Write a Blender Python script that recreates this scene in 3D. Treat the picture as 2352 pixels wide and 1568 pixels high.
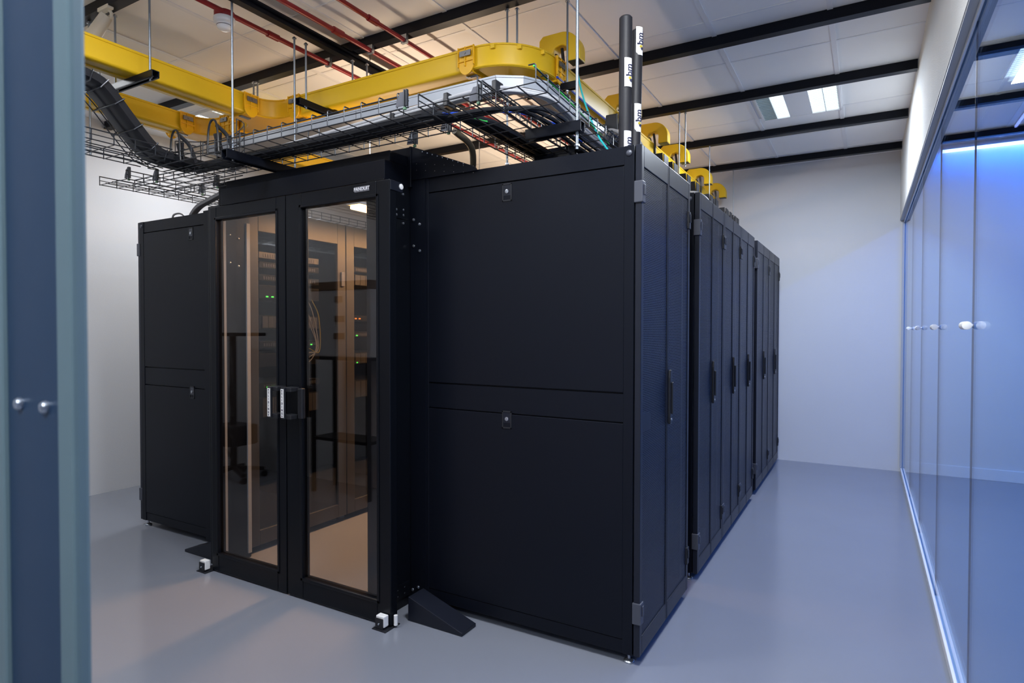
import bpy, math, random
from mathutils import Vector, Matrix
random.seed(7)
S = bpy.context.scene
for o in list(bpy.data.objects): bpy.data.objects.remove(o)
COL = S.collection
PI = math.pi
# ------------------------------------------------------------------ camera
F_PX, YAW, PITCH, ROLL = 1400.05, 0.5260, -0.0184, 0.0011
CAM = Vector((0.8032, -2.3499, 1.3541))
fw = Vector((-math.sin(YAW)*math.cos(PITCH), math.cos(YAW)*math.cos(PITCH), math.sin(PITCH)))
rt = Vector((math.cos(YAW), math.sin(YAW), 0)); up = rt.cross(fw)
r2 = rt*math.cos(ROLL) + up*math.sin(ROLL); u2 = up*math.cos(ROLL) - rt*math.sin(ROLL)
cd = bpy.data.cameras.new('camera'); cam = bpy.data.objects.new('camera', cd); COL.objects.link(cam)
M = Matrix((r2, u2, -fw)).transposed().to_4x4(); M.translation = CAM
cam.matrix_world = M
cd.sensor_width = 36; cd.lens = F_PX/2352*36; cd.clip_start = 0.05; cd.clip_end = 60
cd.dof.use_dof = True; cd.dof.focus_distance = 3.3; cd.dof.aperture_fstop = 4.5
S.camera = cam
# ------------------------------------------------------------------ colour management, world, lights
S.view_settings.view_transform = 'Standard'; S.view_settings.look = 'None'
S.view_settings.gamma = 1; S.view_settings.exposure = 0.20; S.view_settings.use_curve_mapping = False
w = bpy.data.worlds.new('world'); S.world = w; w.use_nodes = True
w.node_tree.nodes['Background'].inputs[0].default_value = (0.35, 0.42, 0.6, 1)
w.node_tree.nodes['Background'].inputs[1].default_value = 0.25
def area(name, loc, rot, sx, sy, power, col, spread=180):
    l = bpy.data.lights.new(name, 'AREA'); l.shape = 'RECTANGLE'; l.size = sx; l.size_y = sy
    l.energy = power; l.color = col; l.spread = math.radians(spread)
    o = bpy.data.objects.new(name, l); o.location = loc; o.rotation_euler = rot; COL.objects.link(o); return o
COOL = (0.80, 0.88, 1.0); NEUT = (0.93, 0.96, 1.0); BLUE = (0.03, 0.22, 1.0); WARM = (1.0, 0.50, 0.20); WARM2 = (1.0, 0.76, 0.54)
area('troffer_light', (0.345, 2.71, 3.03), (0,0,0), .5, .5, 56, COOL)
area('troffer_light', (-3.70, 0.87, 3.03), (0,0,0), .5, .5, 27, NEUT)
area('troffer_light', (0.345, -0.92, 3.03), (0,0,0), .5, .5, 60, NEUT)  # unseen fixture, added for light from the doorway side
area('troffer_light', (-3.70, -1.20, 3.03), (0,0,0), .5, .5, 15, NEUT)  # unseen fixture, added to light the left front
area('troffer_light', (-1.50, -1.20, 3.03), (0,0,0), .5, .5, 24, NEUT)  # unseen fixture, added to light the doors from the front
area('corridor_fill', (0.45, -3.2, 2.95), (math.radians(20),0,0), .9, .5, 50, COOL)  # unseen lamp added behind the camera to brighten jamb, ducts and doors
area('troffer_light', (1.90, 2.55, 3.03), (0,0,0), .5, .5, 6, (0.25,0.5,1.0))
area('led_strip_light', (2.0, 4.46, 3.0), (math.radians(25),0,0), 1.6, .04, 11, BLUE)
area('led_strip_light', (2.25, 1.9, 3.0), (0,0,0), .04, 4.6, 50, BLUE)
area('aisle_lamp_light', (-1.90, 1.15, 2.075), (0,0,0), .10, 1.5, 52, WARM)
area('aisle_lamp_light', (-1.90, 1.15, 2.165), (PI,0,0), .10, 1.5, 13, WARM2)
area('aisle_lamp_light', (-1.90, 3.1, 2.075), (0,0,0), .10, 1.5, 24, WARM)
area('aisle_lamp_light', (-1.90, 3.1, 2.165), (PI,0,0), .10, 1.5, 12, WARM2)
# ------------------------------------------------------------------ materials
def mat(name, col, rough=.5, metal=0., spec=.5, noise=0., nscale=8., bump=0., bscale=60., emit=None, estr=0., aniso=None, rvar=0.):
    m = bpy.data.materials.new(name); m.use_nodes = True; nt = m.node_tree; b = nt.nodes['Principled BSDF']
    b.inputs['Base Color'].default_value = (*col, 1); b.inputs['Roughness'].default_value = rough
    b.inputs['Metallic'].default_value = metal; b.inputs['Specular IOR Level'].default_value = spec
    tc = nt.nodes.new('ShaderNodeTexCoord')
    if noise or rvar:
        n = nt.nodes.new('ShaderNodeTexNoise'); n.inputs['Scale'].default_value = nscale; n.inputs['Detail'].default_value = 5
        nt.links.new(tc.outputs['Object'], n.inputs['Vector'])
        if noise:
            mr = nt.nodes.new('ShaderNodeMapRange'); mr.inputs[3].default_value = 1-noise; mr.inputs[4].default_value = 1+noise
            nt.links.new(n.outputs['Fac'], mr.inputs[0])
            mx = nt.nodes.new('ShaderNodeMix'); mx.data_type = 'RGBA'; mx.blend_type = 'MULTIPLY'; mx.inputs[0].default_value = 1
            mx.inputs[6].default_value = (*col, 1); nt.links.new(mr.outputs[0], mx.inputs[7]); nt.links.new(mx.outputs[2], b.inputs['Base Color'])
        if rvar:
            m2 = nt.nodes.new('ShaderNodeMapRange'); m2.inputs[3].default_value = rough-rvar; m2.inputs[4].default_value = rough+rvar
            nt.links.new(n.outputs['Fac'], m2.inputs[0]); nt.links.new(m2.outputs[0], b.inputs['Roughness'])
    if bump:
        n = nt.nodes.new('ShaderNodeTexNoise'); n.inputs['Scale'].default_value = bscale; n.inputs['Detail'].default_value = 4
        nt.links.new(tc.outputs['Object'], n.inputs['Vector'])
        bp = nt.nodes.new('ShaderNodeBump'); bp.inputs['Strength'].default_value = bump; bp.inputs['Distance'].default_value = .004
        nt.links.new(n.outputs['Fac'], bp.inputs['Height']); nt.links.new(bp.outputs[0], b.inputs['Normal'])
    if emit:
        b.inputs['Emission Color'].default_value = (*emit, 1); b.inputs['Emission Strength'].default_value = estr
    return m
def glass(name, tint, f0=.045, rough=.0, ior_pow=5.):
    m = bpy.data.materials.new(name); m.use_nodes = True; nt = m.node_tree; nt.nodes.clear()
    out = nt.nodes.new('ShaderNodeOutputMaterial'); mix = nt.nodes.new('ShaderNodeMixShader')
    tr = nt.nodes.new('ShaderNodeBsdfTransparent'); tr.inputs[0].default_value = (*tint, 1)
    gl = nt.nodes.new('ShaderNodeBsdfGlossy'); gl.inputs['Roughness'].default_value = rough; gl.inputs[0].default_value = (1,1,1,1)
    lw = nt.nodes.new('ShaderNodeLayerWeight'); lw.inputs[0].default_value = .5
    pw = nt.nodes.new('ShaderNodeMath'); pw.operation = 'POWER'; pw.inputs[1].default_value = ior_pow
    mr = nt.nodes.new('ShaderNodeMapRange'); mr.inputs[3].default_value = f0; mr.inputs[4].default_value = 1
    nt.links.new(lw.outputs['Facing'], pw.inputs[0]); nt.links.new(pw.outputs[0], mr.inputs[0]); nt.links.new(mr.outputs[0], mix.inputs[0])
    nt.links.new(tr.outputs[0], mix.inputs[1]); nt.links.new(gl.outputs[0], mix.inputs[2]); nt.links.new(mix.outputs[0], out.inputs[0])
    return m
def perforated(name, col, pitch=.0065, hole=.40, rough=.4):
    # sheet steel with staggered round holes, seen from outside; the holes let sight through
    m = bpy.data.materials.new(name); m.use_nodes = True; nt = m.node_tree; b = nt.nodes['Principled BSDF']; out = nt.nodes['Material Output']
    b.inputs['Base Color'].default_value = (*col, 1); b.inputs['Roughness'].default_value = rough; b.inputs['Specular IOR Level'].default_value = .3
    tc = nt.nodes.new('ShaderNodeTexCoord'); sp = nt.nodes.new('ShaderNodeSeparateXYZ'); nt.links.new(tc.outputs['Object'], sp.inputs[0])
    def math_(op, a, bb=None, c=None):
        n = nt.nodes.new('ShaderNodeMath'); n.operation = op
        for i, v in enumerate((a, bb, c)):
            if v is None: continue
            if isinstance(v, (int, float)): n.inputs[i].default_value = v
            else: nt.links.new(v, n.inputs[i])
        return n.outputs[0]
    y = math_('DIVIDE', sp.outputs['Y'], pitch); z = math_('DIVIDE', sp.outputs['Z'], pitch*.866)
    row = math_('FLOOR', z); par = math_('MULTIPLY', math_('MODULO', math_('ADD', row, 1000), 2), .5)
    fy = math_('SUBTRACT', math_('FRACT', math_('ADD', y, math_('ADD', par, 1000))), .5); fz = math_('SUBTRACT', math_('FRACT', math_('ADD', z, 1000)), .5)
    d = math_('SQRT', math_('ADD', math_('MULTIPLY', fy, fy), math_('MULTIPLY', fz, math_('MULTIPLY', fz, .75))))
    h = math_('LESS_THAN', d, hole)
    tr = nt.nodes.new('ShaderNodeBsdfTransparent'); mx = nt.nodes.new('ShaderNodeMixShader')
    nt.links.new(h, mx.inputs[0]); nt.links.new(b.outputs[0], mx.inputs[1]); nt.links.new(tr.outputs[0], mx.inputs[2]); nt.links.new(mx.outputs[0], out.inputs[0])
    return m
K = {}
K['black'] = mat('black_powder_coat', (.0042,.0055,.0100), .36, 0, .17, rvar=.04, nscale=3, bump=.03, bscale=500)
K['black2'] = mat('black_door_paint', (.009,.011,.019), .38, 0, .3, rvar=.05, nscale=4, bump=.03, bscale=500)
K['blackalu'] = mat('black_anodised_profile', (.0034,.0044,.0070), .32, 0, .2, rvar=.05)
K['blackwire'] = mat('black_coated_wire', (.05,.055,.065), .30, .6, .6)
K['blackplas'] = mat('black_plastic', (.012,.013,.017), .42, 0, .4)
K['foam'] = mat('black_pipe_foam', (.012,.012,.016), .55, 0, .35, noise=.2, nscale=30, bump=.1, bscale=90)
K['cable'] = mat('black_cable_sheath', (.012,.013,.016), .33, 0, .5)
K['perf'] = perforated('perforated_black_steel', (.022,.028,.045), .0085, .34, .36)
K['perfront'] = perforated('perforated_front_steel', (.02,.02,.022), .0075, .38, .4)
K['yellow'] = mat('yellow_duct_plastic', (.80,.50,.010), .42, 0, .5, noise=.04, nscale=3)
K['orange'] = mat('amber_fitting_plastic', (.80,.43,.006), .40, 0, .5, noise=.04, nscale=3)
K['steel'] = mat('zinc_steel', (.42,.45,.50), .28, .9, .5, rvar=.06, nscale=30)
K['zinc'] = mat('threaded_zinc_rod', (.30,.34,.39), .45, .8, .5, bump=.25, bscale=300)
K['clip'] = mat('grey_metal_latch', (.22,.22,.22), .35, .8)
K['grey'] = mat('grey_hinge_metal', (.065,.07,.09), .45, .3)
K['trunk'] = mat('pale_grey_trunking', (.33,.36,.41), .38, 0, .5, noise=.02)
K['white'] = mat('white_plastic', (.82,.82,.82), .35)
K['whitecab'] = mat('white_cable_sheath', (.50,.51,.54), .35)
K['greycab'] = mat('grey_cable_sheath', (.20,.20,.21), .4)
K['wall'] = mat('painted_wall', (.60,.61,.64), .62, 0, .3, noise=.02, nscale=2, bump=.25, bscale=260)
K['rough'] = mat('rough_white_plaster', (.74,.74,.72), .8, 0, .2, noise=.03, bump=1., bscale=210)
K['trimw'] = mat('white_painted_trim', (.72,.74,.78), .35)
K['trimg'] = mat('grey_painted_trim', (.42,.43,.45), .5)
K['tile'] = mat('ceiling_tile', (.90,.89,.87), .8, 0, .2, noise=.025, nscale=1.5)
K['tbar'] = mat('ceiling_grid_white', (.82,.82,.82), .45)
K['floor'] = mat('grey_epoxy_floor', (.192,.207,.247), .17, 0, .5, noise=.07, nscale=1.3, rvar=.05, bump=.05, bscale=6)
K['red'] = mat('red_conduit_paint', (.27,.008,.013), .35, 0, .5)
K['aqua'] = mat('aqua_fibre_cable', (.02,.50,.52), .4)
K['bluecab'] = mat('blue_cable_sheath', (.01,.06,.5), .4)
K['greencab'] = mat('green_cable_sheath', (.05,.55,.10), .4)
K['pane'] = glass('clear_partition_glass', (.81,.91,.995), .035, 0, 8.)
K['dglass'] = glass('tinted_door_glass', (.88,.88,.88), .05)
K['rackglass'] = glass('tinted_rack_glass', (.72,.72,.72), .05)
K['louvre'] = mat('louvre_lamp', (.9,.9,.9), .3, emit=(.92,.97,1.), estr=3.2)
K['louvred'] = mat('louvre_lamp_far', (.5,.55,.6), .2, emit=(.55,.68,.72), estr=.35)
K['reflector'] = mat('louvre_blade', (.55,.6,.62), .2, .9)
K['led'] = mat('blue_white_led', (.9,.9,1), .3, emit=(.50,.60,1.), estr=7.)
K['lamp'] = mat('warm_tube', (1,.8,.5), .3, emit=(1.,.56,.20), estr=16.)
K['ledg'] = mat('green_indicator', (.1,.9,.1), .3, emit=(.12,1.,.10), estr=3.)
K['ledo'] = mat('orange_indicator', (.9,.3,.1), .3, emit=(1.,.22,.03), estr=3.)
K['ledb'] = mat('cyan_indicator', (.1,.6,.9), .3, emit=(.05,.6,1.), estr=1.2)
K['graphite'] = mat('graphite_door_paint', (.030,.028,.026), .42, 0, .4)
K['gear'] = mat('dark_gear_front', (.03,.03,.032), .4, .2)
K['gearm'] = mat('silver_gear_front', (.30,.29,.28), .35, .6)
K['bluefr'] = mat('dark_blue_door_frame', (.008,.030,.068), .45, 0, .5, rvar=.05)
K['palefr'] = mat('pale_green_grey_frame', (.115,.17,.185), .42, 0, .5, rvar=.05)
K['cream'] = mat('cream_lamp_housing', (.72,.68,.58), .4)
K['boxw'] = mat('grey_white_cabinet_paint', (.45,.45,.47), .45)
K['logo'] = mat('logo_plate', (.12,.12,.14), .4, .3)
K['logot'] = mat('logo_letters', (.62,.62,.66), .4)
K['ink'] = mat('navy_ink', (.02,.022,.06), .5)
K['gold'] = mat('gold_ink', (.45,.36,.03), .5)
K['brown'] = mat('brown_worn_edge', (.10,.055,.03), .5)
K['hose'] = mat('clear_brown_hose', (.10,.085,.06), .3)
# ------------------------------------------------------------------ mesh builder
WORLD = {}
class MB:
    def __init__(s): s.v = []; s.f = []
    def add(s, vs, fs):
        n = len(s.v); s.v += [tuple(v) for v in vs]; s.f += [tuple(i+n for i in f) for f in fs]; return s
    def box(s, x0, x1, y0, y1, z0, z1):
        x0,x1=min(x0,x1),max(x0,x1); y0,y1=min(y0,y1),max(y0,y1); z0,z1=min(z0,z1),max(z0,z1)
        return s.add([(x0,y0,z0),(x1,y0,z0),(x1,y1,z0),(x0,y1,z0),(x0,y0,z1),(x1,y0,z1),(x1,y1,z1),(x0,y1,z1)],
              [(0,3,2,1),(4,5,6,7),(0,1,5,4),(1,2,6,5),(2,3,7,6),(3,0,4,7)])
    def bar(s, a, b, wd, h, upv=(0,0,1)):   # rectangular bar from a to b
        a, b = Vector(a), Vector(b); d = (b-a).normalized(); sd = d.cross(Vector(upv)).normalized(); u = sd.cross(d)
        vs = [p + sd*sx*wd/2 + u*sz*h/2 for p in (a, b) for sx, sz in ((-1,-1),(1,-1),(1,1),(-1,1))]
        return s.add(vs, [(0,1,2,3),(7,6,5,4),(0,4,5,1),(1,5,6,2),(2,6,7,3),(3,7,4,0)])
    def tube(s, pts, r, n=8, close=False):
        pts = [Vector(p) for p in pts]; m = len(pts)
        t0 = (pts[1]-pts[0]).normalized(); ref = Vector((0,0,1)) if abs(t0.z) < .9 else Vector((1,0,0))
        nn = t0.cross(ref).normalized(); vs = []
        for i, p in enumerate(pts):
            if close: t = (pts[(i+1) % m]-pts[i-1]).normalized()
            else: t = ((pts[min(i+1,m-1)]-pts[i]).normalized() + (pts[i]-pts[max(i-1,0)]).normalized()).normalized() if 0 < i < m-1 else (pts[min(i+1,m-1)]-pts[max(i-1,0)]).normalized()
            nn = (nn - t*nn.dot(t)).normalized(); bb = t.cross(nn)
            for k in range(n):
                a = 2*PI*k/n; vs.append(p + nn*math.cos(a)*r + bb*math.sin(a)*r)
        fs = [(i*n+k, i*n+(k+1) % n, (i+1)*n+(k+1) % n, (i+1)*n+k) for i in range(m-1) for k in range(n)]
        if close: fs += [((m-1)*n+k, (m-1)*n+(k+1) % n, (k+1) % n, k) for k in range(n)]
        else: fs += [tuple(range(n))[::-1], tuple((m-1)*n+k for k in range(n))]
        return s.add(vs, fs)
    def lathe(s, c, ax, prof, n=20):        # prof: (distance along ax, radius)
        c, ax = Vector(c), Vector(ax).normalized(); ref = Vector((0,0,1)) if abs(ax.z) < .9 else Vector((1,0,0))
        a = ax.cross(ref).normalized(); b = ax.cross(a); vs = []
        for d, r in prof:
            for k in range(n): vs.append(c + ax*d + (a*math.cos(2*PI*k/n) + b*math.sin(2*PI*k/n))*max(r, 1e-4))
        m = len(prof)
        fs = [(i*n+k, i*n+(k+1) % n, (i+1)*n+(k+1) % n, (i+1)*n+k) for i in range(m-1) for k in range(n)]
        fs += [tuple(range(n))[::-1], tuple((m-1)*n+k for k in range(n))]
        return s.add(vs, fs)
    def cyl(s, c, ax, r, h, n=16): return s.lathe(c, ax, [(0, r), (h, r)], n)
    def ext(s, poly, vec):                  # extrude a planar 3D polygon along vec
        n = len(poly); p = [Vector(q) for q in poly]; v = Vector(vec)
        return s.add(p + [q+v for q in p], [tuple(range(n))[::-1], tuple(range(n, 2*n))] + [(i, (i+1) % n, (i+1) % n+n, i+n) for i in range(n)])
    def slab(s, pts2, z0, z1): return s.ext([(x, y, z0) for x, y in pts2], (0, 0, z1-z0))
    def build(s, name, m, parent=None, smooth=False, bevel=0., loc=None):
        me = bpy.data.meshes.new(name); off = WORLD.get(parent.name, Vector()) if parent else Vector(loc or (0,0,0))
        me.from_pydata([tuple(Vector(v)-off) for v in s.v], [], s.f); me.materials.append(K[m] if isinstance(m, str) else m)
        import bmesh
        bm = bmesh.new(); bm.from_mesh(me); bmesh.ops.recalc_face_normals(bm, faces=bm.faces[:]); bm.to_mesh(me); bm.free()
        if smooth:
            me.polygons.foreach_set('use_smooth', [True]*len(me.polygons))
            try: me.set_sharp_from_angle(angle=math.radians(38))
            except Exception: pass
        o = bpy.data.objects.new(name, me); COL.objects.link(o)
        if parent: o.parent = parent; WORLD[o.name] = off
        else: o.location = off; WORLD[o.name] = Vector(off)
        if bevel:
            b = o.modifiers.new('bevel', 'BEVEL'); b.width = bevel; b.segments = 2; b.limit_method = 'ANGLE'; b.angle_limit = math.radians(40)
        return o
def tag(o, label, cat, group=None, kind=None):
    if label: o['label'] = label
    if cat: o['category'] = cat
    if group: o['group'] = group
    if kind: o['kind'] = kind
    return o
def thing(name, loc, label, cat, group=None):
    o = bpy.data.objects.new(name, None); COL.objects.link(o); o.location = loc; o.empty_display_size = .05
    WORLD[o.name] = Vector(loc); return tag(o, label, cat, group)
def struct(o): o['kind'] = 'structure'; return o
def copy_tree(o, delta, label=None, parent=None):
    c = o.copy(); COL.objects.link(c); c.parent = parent
    if parent is None:
        c.location = o.location + Vector(delta); WORLD[c.name] = WORLD[o.name] + Vector(delta)
        if label: c['label'] = label
    for ch in [k for k in COL.objects if k.parent == o]: copy_tree(ch, delta, None, c)
    return c
def lettering(txt, size, origin, xdir, ydir, m, parent, name='lettering', depth=.0006, align='CENTER', spacing=1., sx=1.):
    cu = bpy.data.curves.new(name, 'FONT'); cu.body = txt; cu.size = size; cu.extrude = depth; cu.align_x = align; cu.align_y = 'CENTER'; cu.space_character = spacing
    cu.offset = size*.012
    t = bpy.data.objects.new(name, cu); COL.objects.link(t); bpy.context.view_layer.update()
    me = bpy.data.meshes.new_from_object(t); bpy.data.objects.remove(t)
    X, Y = Vector(xdir).normalized(), Vector(ydir).normalized(); Z = X.cross(Y)
    mt = Matrix((X*sx, Y, Z)).transposed().to_4x4(); mt.translation = Vector(origin) - (WORLD.get(parent.name, Vector()) if parent else Vector())
    me.transform(mt); me.materials.clear(); me.materials.append(K[m]); me.name = name
    o = bpy.data.objects.new(name, me); COL.objects.link(o); o.parent = parent; WORLD[o.name] = WORLD.get(parent.name, Vector()); return o
def arc(cx, cy, r, a0, a1, n=10): return [(cx+r*math.cos(math.radians(a0+(a1-a0)*i/n)), cy+r*math.sin(math.radians(a0+(a1-a0)*i/n))) for i in range(n+1)]
def smoothpath(pts, k=6):
    P = [Vector(p) for p in pts]; P = [P[0]*2-P[1]] + P + [P[-1]*2-P[-2]]; out = []
    for i in range(1, len(P)-2):
        for j in range(k):
            t = j/k; a, b, c, d = P[i-1], P[i], P[i+1], P[i+2]
            out.append(.5*((2*b)+(c-a)*t+(2*a-5*b+4*c-d)*t*t+(3*b-a-3*c+d)*t**3))
    return out + [P[-2]]
# ================================================================== THE SETTING
ZC, XL, XR, YB, YF = 3.075, -4.66, 1.10, 4.58, -2.03
XA = 3.4                                  # far side of the adjoining room
struct(MB().box(XL-.1, XA, -4.2, YB+.1, -.1, 0).build('floor', 'floor'))
cl = struct(MB().box(XL-.1, XA, -4.2, YB+.1, ZC, ZC+.08).build('ceiling', 'tile'))
g = MB()
x = -4.2
for k in range(-7, 5):
    xx = .02+.6*k
    if xx > XL: g.box(xx-.014, xx+.014, YF, YB, ZC-.006, ZC+.001)
for k in range(-4, 8):
    yy = -.03+.6*k
    if yy > YF: g.box(XL, XR-.02, yy-.008, yy+.008, ZC-.003, ZC+.001)
g.build('ceiling_grid', 'tbar', cl)
struct(MB().box(XL-.1, XA, YB, YB+.1, 0, ZC).build('wall_back', 'wall'))
struct(MB().box(XL-.1, XL, -4.2, YB, 0, ZC).build('wall_left', 'wall'))
fr = MB(); fr.box(XL, -.20, YF-.1, YF, 0, ZC); fr.box(-.20, 1.075, YF-.1, YF, 2.45, ZC)
struct(fr.build('wall_front', 'wall'))
struct(MB().box(XL-.1, XA, -4.2, -4.1, 0, ZC).build('wall_corridor', 'wall'))
struct(MB().box(XA, XA+.1, -4.2, YB+.1, 0, ZC).build('wall_right', 'wall'))
# bulkhead above the glass: rough plaster, smooth grey underside and trims
bk = struct(MB().box(1.075, 1.158, -4.1, YB, 2.412, ZC).build('wall_bulkhead', 'rough'))
struct(MB().box(1.078, 1.156, YF, YB, 2.404, 2.412).build('trim_1', 'trimg'))
tw = MB(); tw.box(1.106, 1.113, YF, YB, 2.384, 2.404); tw.box(1.127, 1.134, YF, YB, 2.384, 2.404); struct(tw.build('trim_2', 'trimw'))
tb = MB(); tb.box(1.100, 1.113, YF, YB-.001, 0, .040); tb.box(1.127, 1.142, YF, YB-.001, 0, .040); tb.box(1.113, 1.127, YF, YB-.001, 0, .020)
struct(tb.build('trim_3', 'trimw', bevel=.003))
struct(MB().box(1.142, XA, YB-.02, YB, 0, .105).build('baseboard_back', 'trimw', bevel=.004))
struct(MB().box(1.095, 1.112, YB-.03, YB, .045, 2.404).build('trim_4', 'trimg'))
# glass panes of the partition, each with its own edge
joints = [-2.03, -.87, .246, 1.364, 2.468, 3.48, 4.55]
edge = mat('green_black_glass_edge', (.02,.035,.09), .3)
K['edge'] = edge
for i in range(len(joints)-1):
    a, b = joints[i], joints[i+1]
    p = struct(MB().box(1.117, 1.123, a+.001, b-.001, .020, 2.404).build('window_%d' % (i+1), 'pane'))
    if i < len(joints)-2:
        MB().box(1.117, 1.123, b-.001, b-.0002, .020, 2.404).build('glass_edge', 'edge', p)
for i, yj in enumerate(joints[1:-1]):
    t = tag(MB().lathe((1.098, yj, 1.372), (0,1,0), [(-.045,.012),(-.044,.014),(-.002,.014),(-.001,.013),(.001,.013),(.002,.014),(.044,.014),(.045,.012)], 20).build('glass_connector', 'white', smooth=True),
            ['small round white connector clamping the glass partition joint behind the camera side', 'largest white cylindrical connector on the nearest visible glass joint',
             'second white cylindrical glass connector from the front', 'third white cylindrical glass connector from the front', 'smallest white glass connector nearest the back wall'][i],
            'connector', 'white connectors on the glass partition joints')
    MB().cyl((1.10, yj, 1.372), (1,0,0), .006, .018, 10).build('pin', 'white', t)
# foreground door jamb at the left edge of the view
dj = struct(MB().box(-.150, -.012, -1.998, -1.97, 0, 2.45).build('door_1', 'bluefr'))
MB().box(-.014, .026, -2.003, -1.985, 0, 2.45).build('frame_profile', 'palefr', dj, bevel=.005)
MB().box(-.24, -.152, -2.003, -1.975, 0, 2.45).build('frame_profile', 'palefr', dj, bevel=.005)
for xx in (-.116, -.049): MB().lathe((xx, -1.998, 1.261), (0,-1,0), [(0,.008),(.003,.008),(.006,.006),(.007,.002)], 18).build('stud', 'steel', dj, smooth=True)
# ================================================================== CEILING STEELWORK
beam_lab = {0:'short black steel beam under the ceiling at the upper left corner of the view', 1:'long black ceiling beam crossing above the yellow duct bend',
 2:'black ceiling beam just behind the tall black foam pipes', 3:'black ceiling beam crossing the louvred light panel', 4:'black ceiling beam behind the louvred light panel', 5:'rearmost black ceiling beam beside the back wall'}
for i, yb in enumerate((-.64, .36, 1.37, 2.32, 3.31, 4.26)):
    b = MB(); b.box(XL+.01, 1.07, yb-.022, yb+.022, 3.018, 3.073); b.box(XL+.01, 1.07, yb-.028, yb+.028, 3.012, 3.018)
    b.build('ceiling_beam', 'black'); o = COL.objects[-1]; tag(o, beam_lab[i], 'beam', 'black ceiling beams')
for yb, lb in ((2.25, 'black ceiling beam in the blue room behind the glass, nearer one'), (3.26, 'black ceiling beam in the blue room behind the glass, farther one'), (4.22, 'black ceiling beam above the glowing blue strip')):
    tag(MB().box(1.301, XA, yb-.025, yb+.025, 3.012, 3.073).build('ceiling_beam', 'black'), lb, 'beam', 'black beams beyond the glass')
t = MB(); t.box(-1.915, -1.87, -1.0, 2.2, 2.968, 3.011); t.box(-1.935, -1.85, -1.0, 2.2, 2.996, 3.006)
tag(t.build('support_channel', 'black'), 'black strut channel running lengthwise under the ceiling beams between red pipes', 'channel')
for xx, zz, r, lb in ((-2.06, 2.985, .0135, 'red conduit carrying the white smoke detector'), (-1.715, 2.985, .0135, 'red conduit running beside the black strut channel'), (-1.46, 2.985, .012, 'red conduit farthest right, meeting the yellow duct at its middle')):
    rd = thing('red_conduit', (xx, .5, zz), lb, 'pipe', 'red ceiling conduits')
    MB().tube([(xx, -1.3, zz), (xx, 4.5, zz)], r, 14).build('tube', 'red', rd, smooth=True)
    for yy in (.36, 1.37, 2.32): MB().box(xx-.02, xx+.02, yy-.03, yy-.012, zz-.018, zz+.03).build('beam_clamp', 'steel', rd)
    MB().cyl((xx, .05 if xx > -1.8 else -.1, zz), (0,1,0), r+.005, .07, 14).build('coupling', 'red', rd, smooth=True)
sd = thing('smoke_detector', (-2.10, -.34, 2.955), 'round white smoke detector hanging from a red conduit box', 'smoke detector')
MB().lathe((-2.09, -.34, 2.998), (0,0,-1), [(0,.05),(.025,.05),(.03,.047)], 28).build('conduit_box', 'red', sd, smooth=True)
MB().lathe((-2.09, -.34, 2.968), (0,0,-1), [(0,.052),(.012,.054),(.024,.050),(.028,.040)], 28).build('base', 'white', sd, smooth=True)
MB().lathe((-2.09, -.34, 2.940), (0,0,-1), [(0,.036),(.014,.038),(.024,.034),(.032,.022),(.034,.010)], 28).build('sensor', 'white', sd, smooth=True)
MB().tube([(-2.09+.0375*math.cos(a), -.34+.0375*math.sin(a), 2.928) for a in [2*PI*i/24 for i in range(24)]], .0015, 6, True).build('vent_slot', 'blackplas', sd)
sp = thing('spotlight', (-2.66, -.70, 2.93), 'cream cylindrical track spotlight tilted downward near the upper left corner', 'spotlight')
c0 = Vector((-2.60, -.66, 2.965)); ax = Vector((-.55, -.25, -.80)).normalized()
MB().lathe(c0, ax, [(-.01,.026),(0,.030),(.10,.034),(.115,.037),(.125,.037),(.126,.028),(.100,.024)], 24).build('housing', 'cream', sp, smooth=True)
MB().tube([(-2.60, -.655, 3.02), (-2.585, -.64, 2.99), tuple(c0 + Vector((.028,.012,-.01)))], .008, 10).build('bracket', 'cream', sp, smooth=True)
MB().box(-2.66, -2.56, -.672, -.64, 3.0, 3.02).build('adapter', 'cream', sp, bevel=.003)
# louvred ceiling lights
def troffer(x0, y0, label, dimleft=True, n=2):
    o = thing('ceiling_light', (x0+.28, y0+.285, ZC-.02), label, 'ceiling light', 'louvred ceiling lights')
    f = MB(); W, D = .56, .57; z = ZC-.022
    f.box(x0, x0+W, y0, y0+.012, z, ZC); f.box(x0, x0+W, y0+D-.012, y0+D, z, ZC); f.box(x0, x0+.012, y0, y0+D, z, ZC); f.box(x0+W-.012, x0+W, y0, y0+D, z, ZC)
    f.box(x0+.20, x0+.36, y0+.012, y0+D-.012, z+.002, ZC)
    f.build('frame', 'tbar', o)
    for a, dim in ((.012, dimleft), (.106, False), (.36, False), (.454, False)):
        MB().box(x0+a, x0+a+.094, y0+.012, y0+D-.012, ZC-.004, ZC-.001).build('diffuser', 'louvred' if dim else 'louvre', o)
    l = MB()
    for a in (.012, .36):
        for k in range(15): l.box(x0+a, x0+a+.188, y0+.03+k*.0365, y0+.034+k*.0365, z, ZC-.003)
        l.box(x0+a+.092, x0+a+.096, y0+.012, y0+D-.012, z, ZC-.003)
    l.build('louvre', 'reflector', o)
    return o
troffer(.065, 2.43, 'square louvred ceiling light between black beams at the right of the ceiling')
troffer(-3.98, .59, 'louvred ceiling light glimpsed between the two yellow ducts at left', False)
troffer(.065, -1.2, 'added louvred ceiling light above the doorway, outside the view', False)  # unseen fitting, added to go with the doorway-side lamp
troffer(-3.98, -1.48, 'added louvred ceiling light above the left front corner, outside the view', False)  # unseen fitting, added to go with the left front lamp
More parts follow.
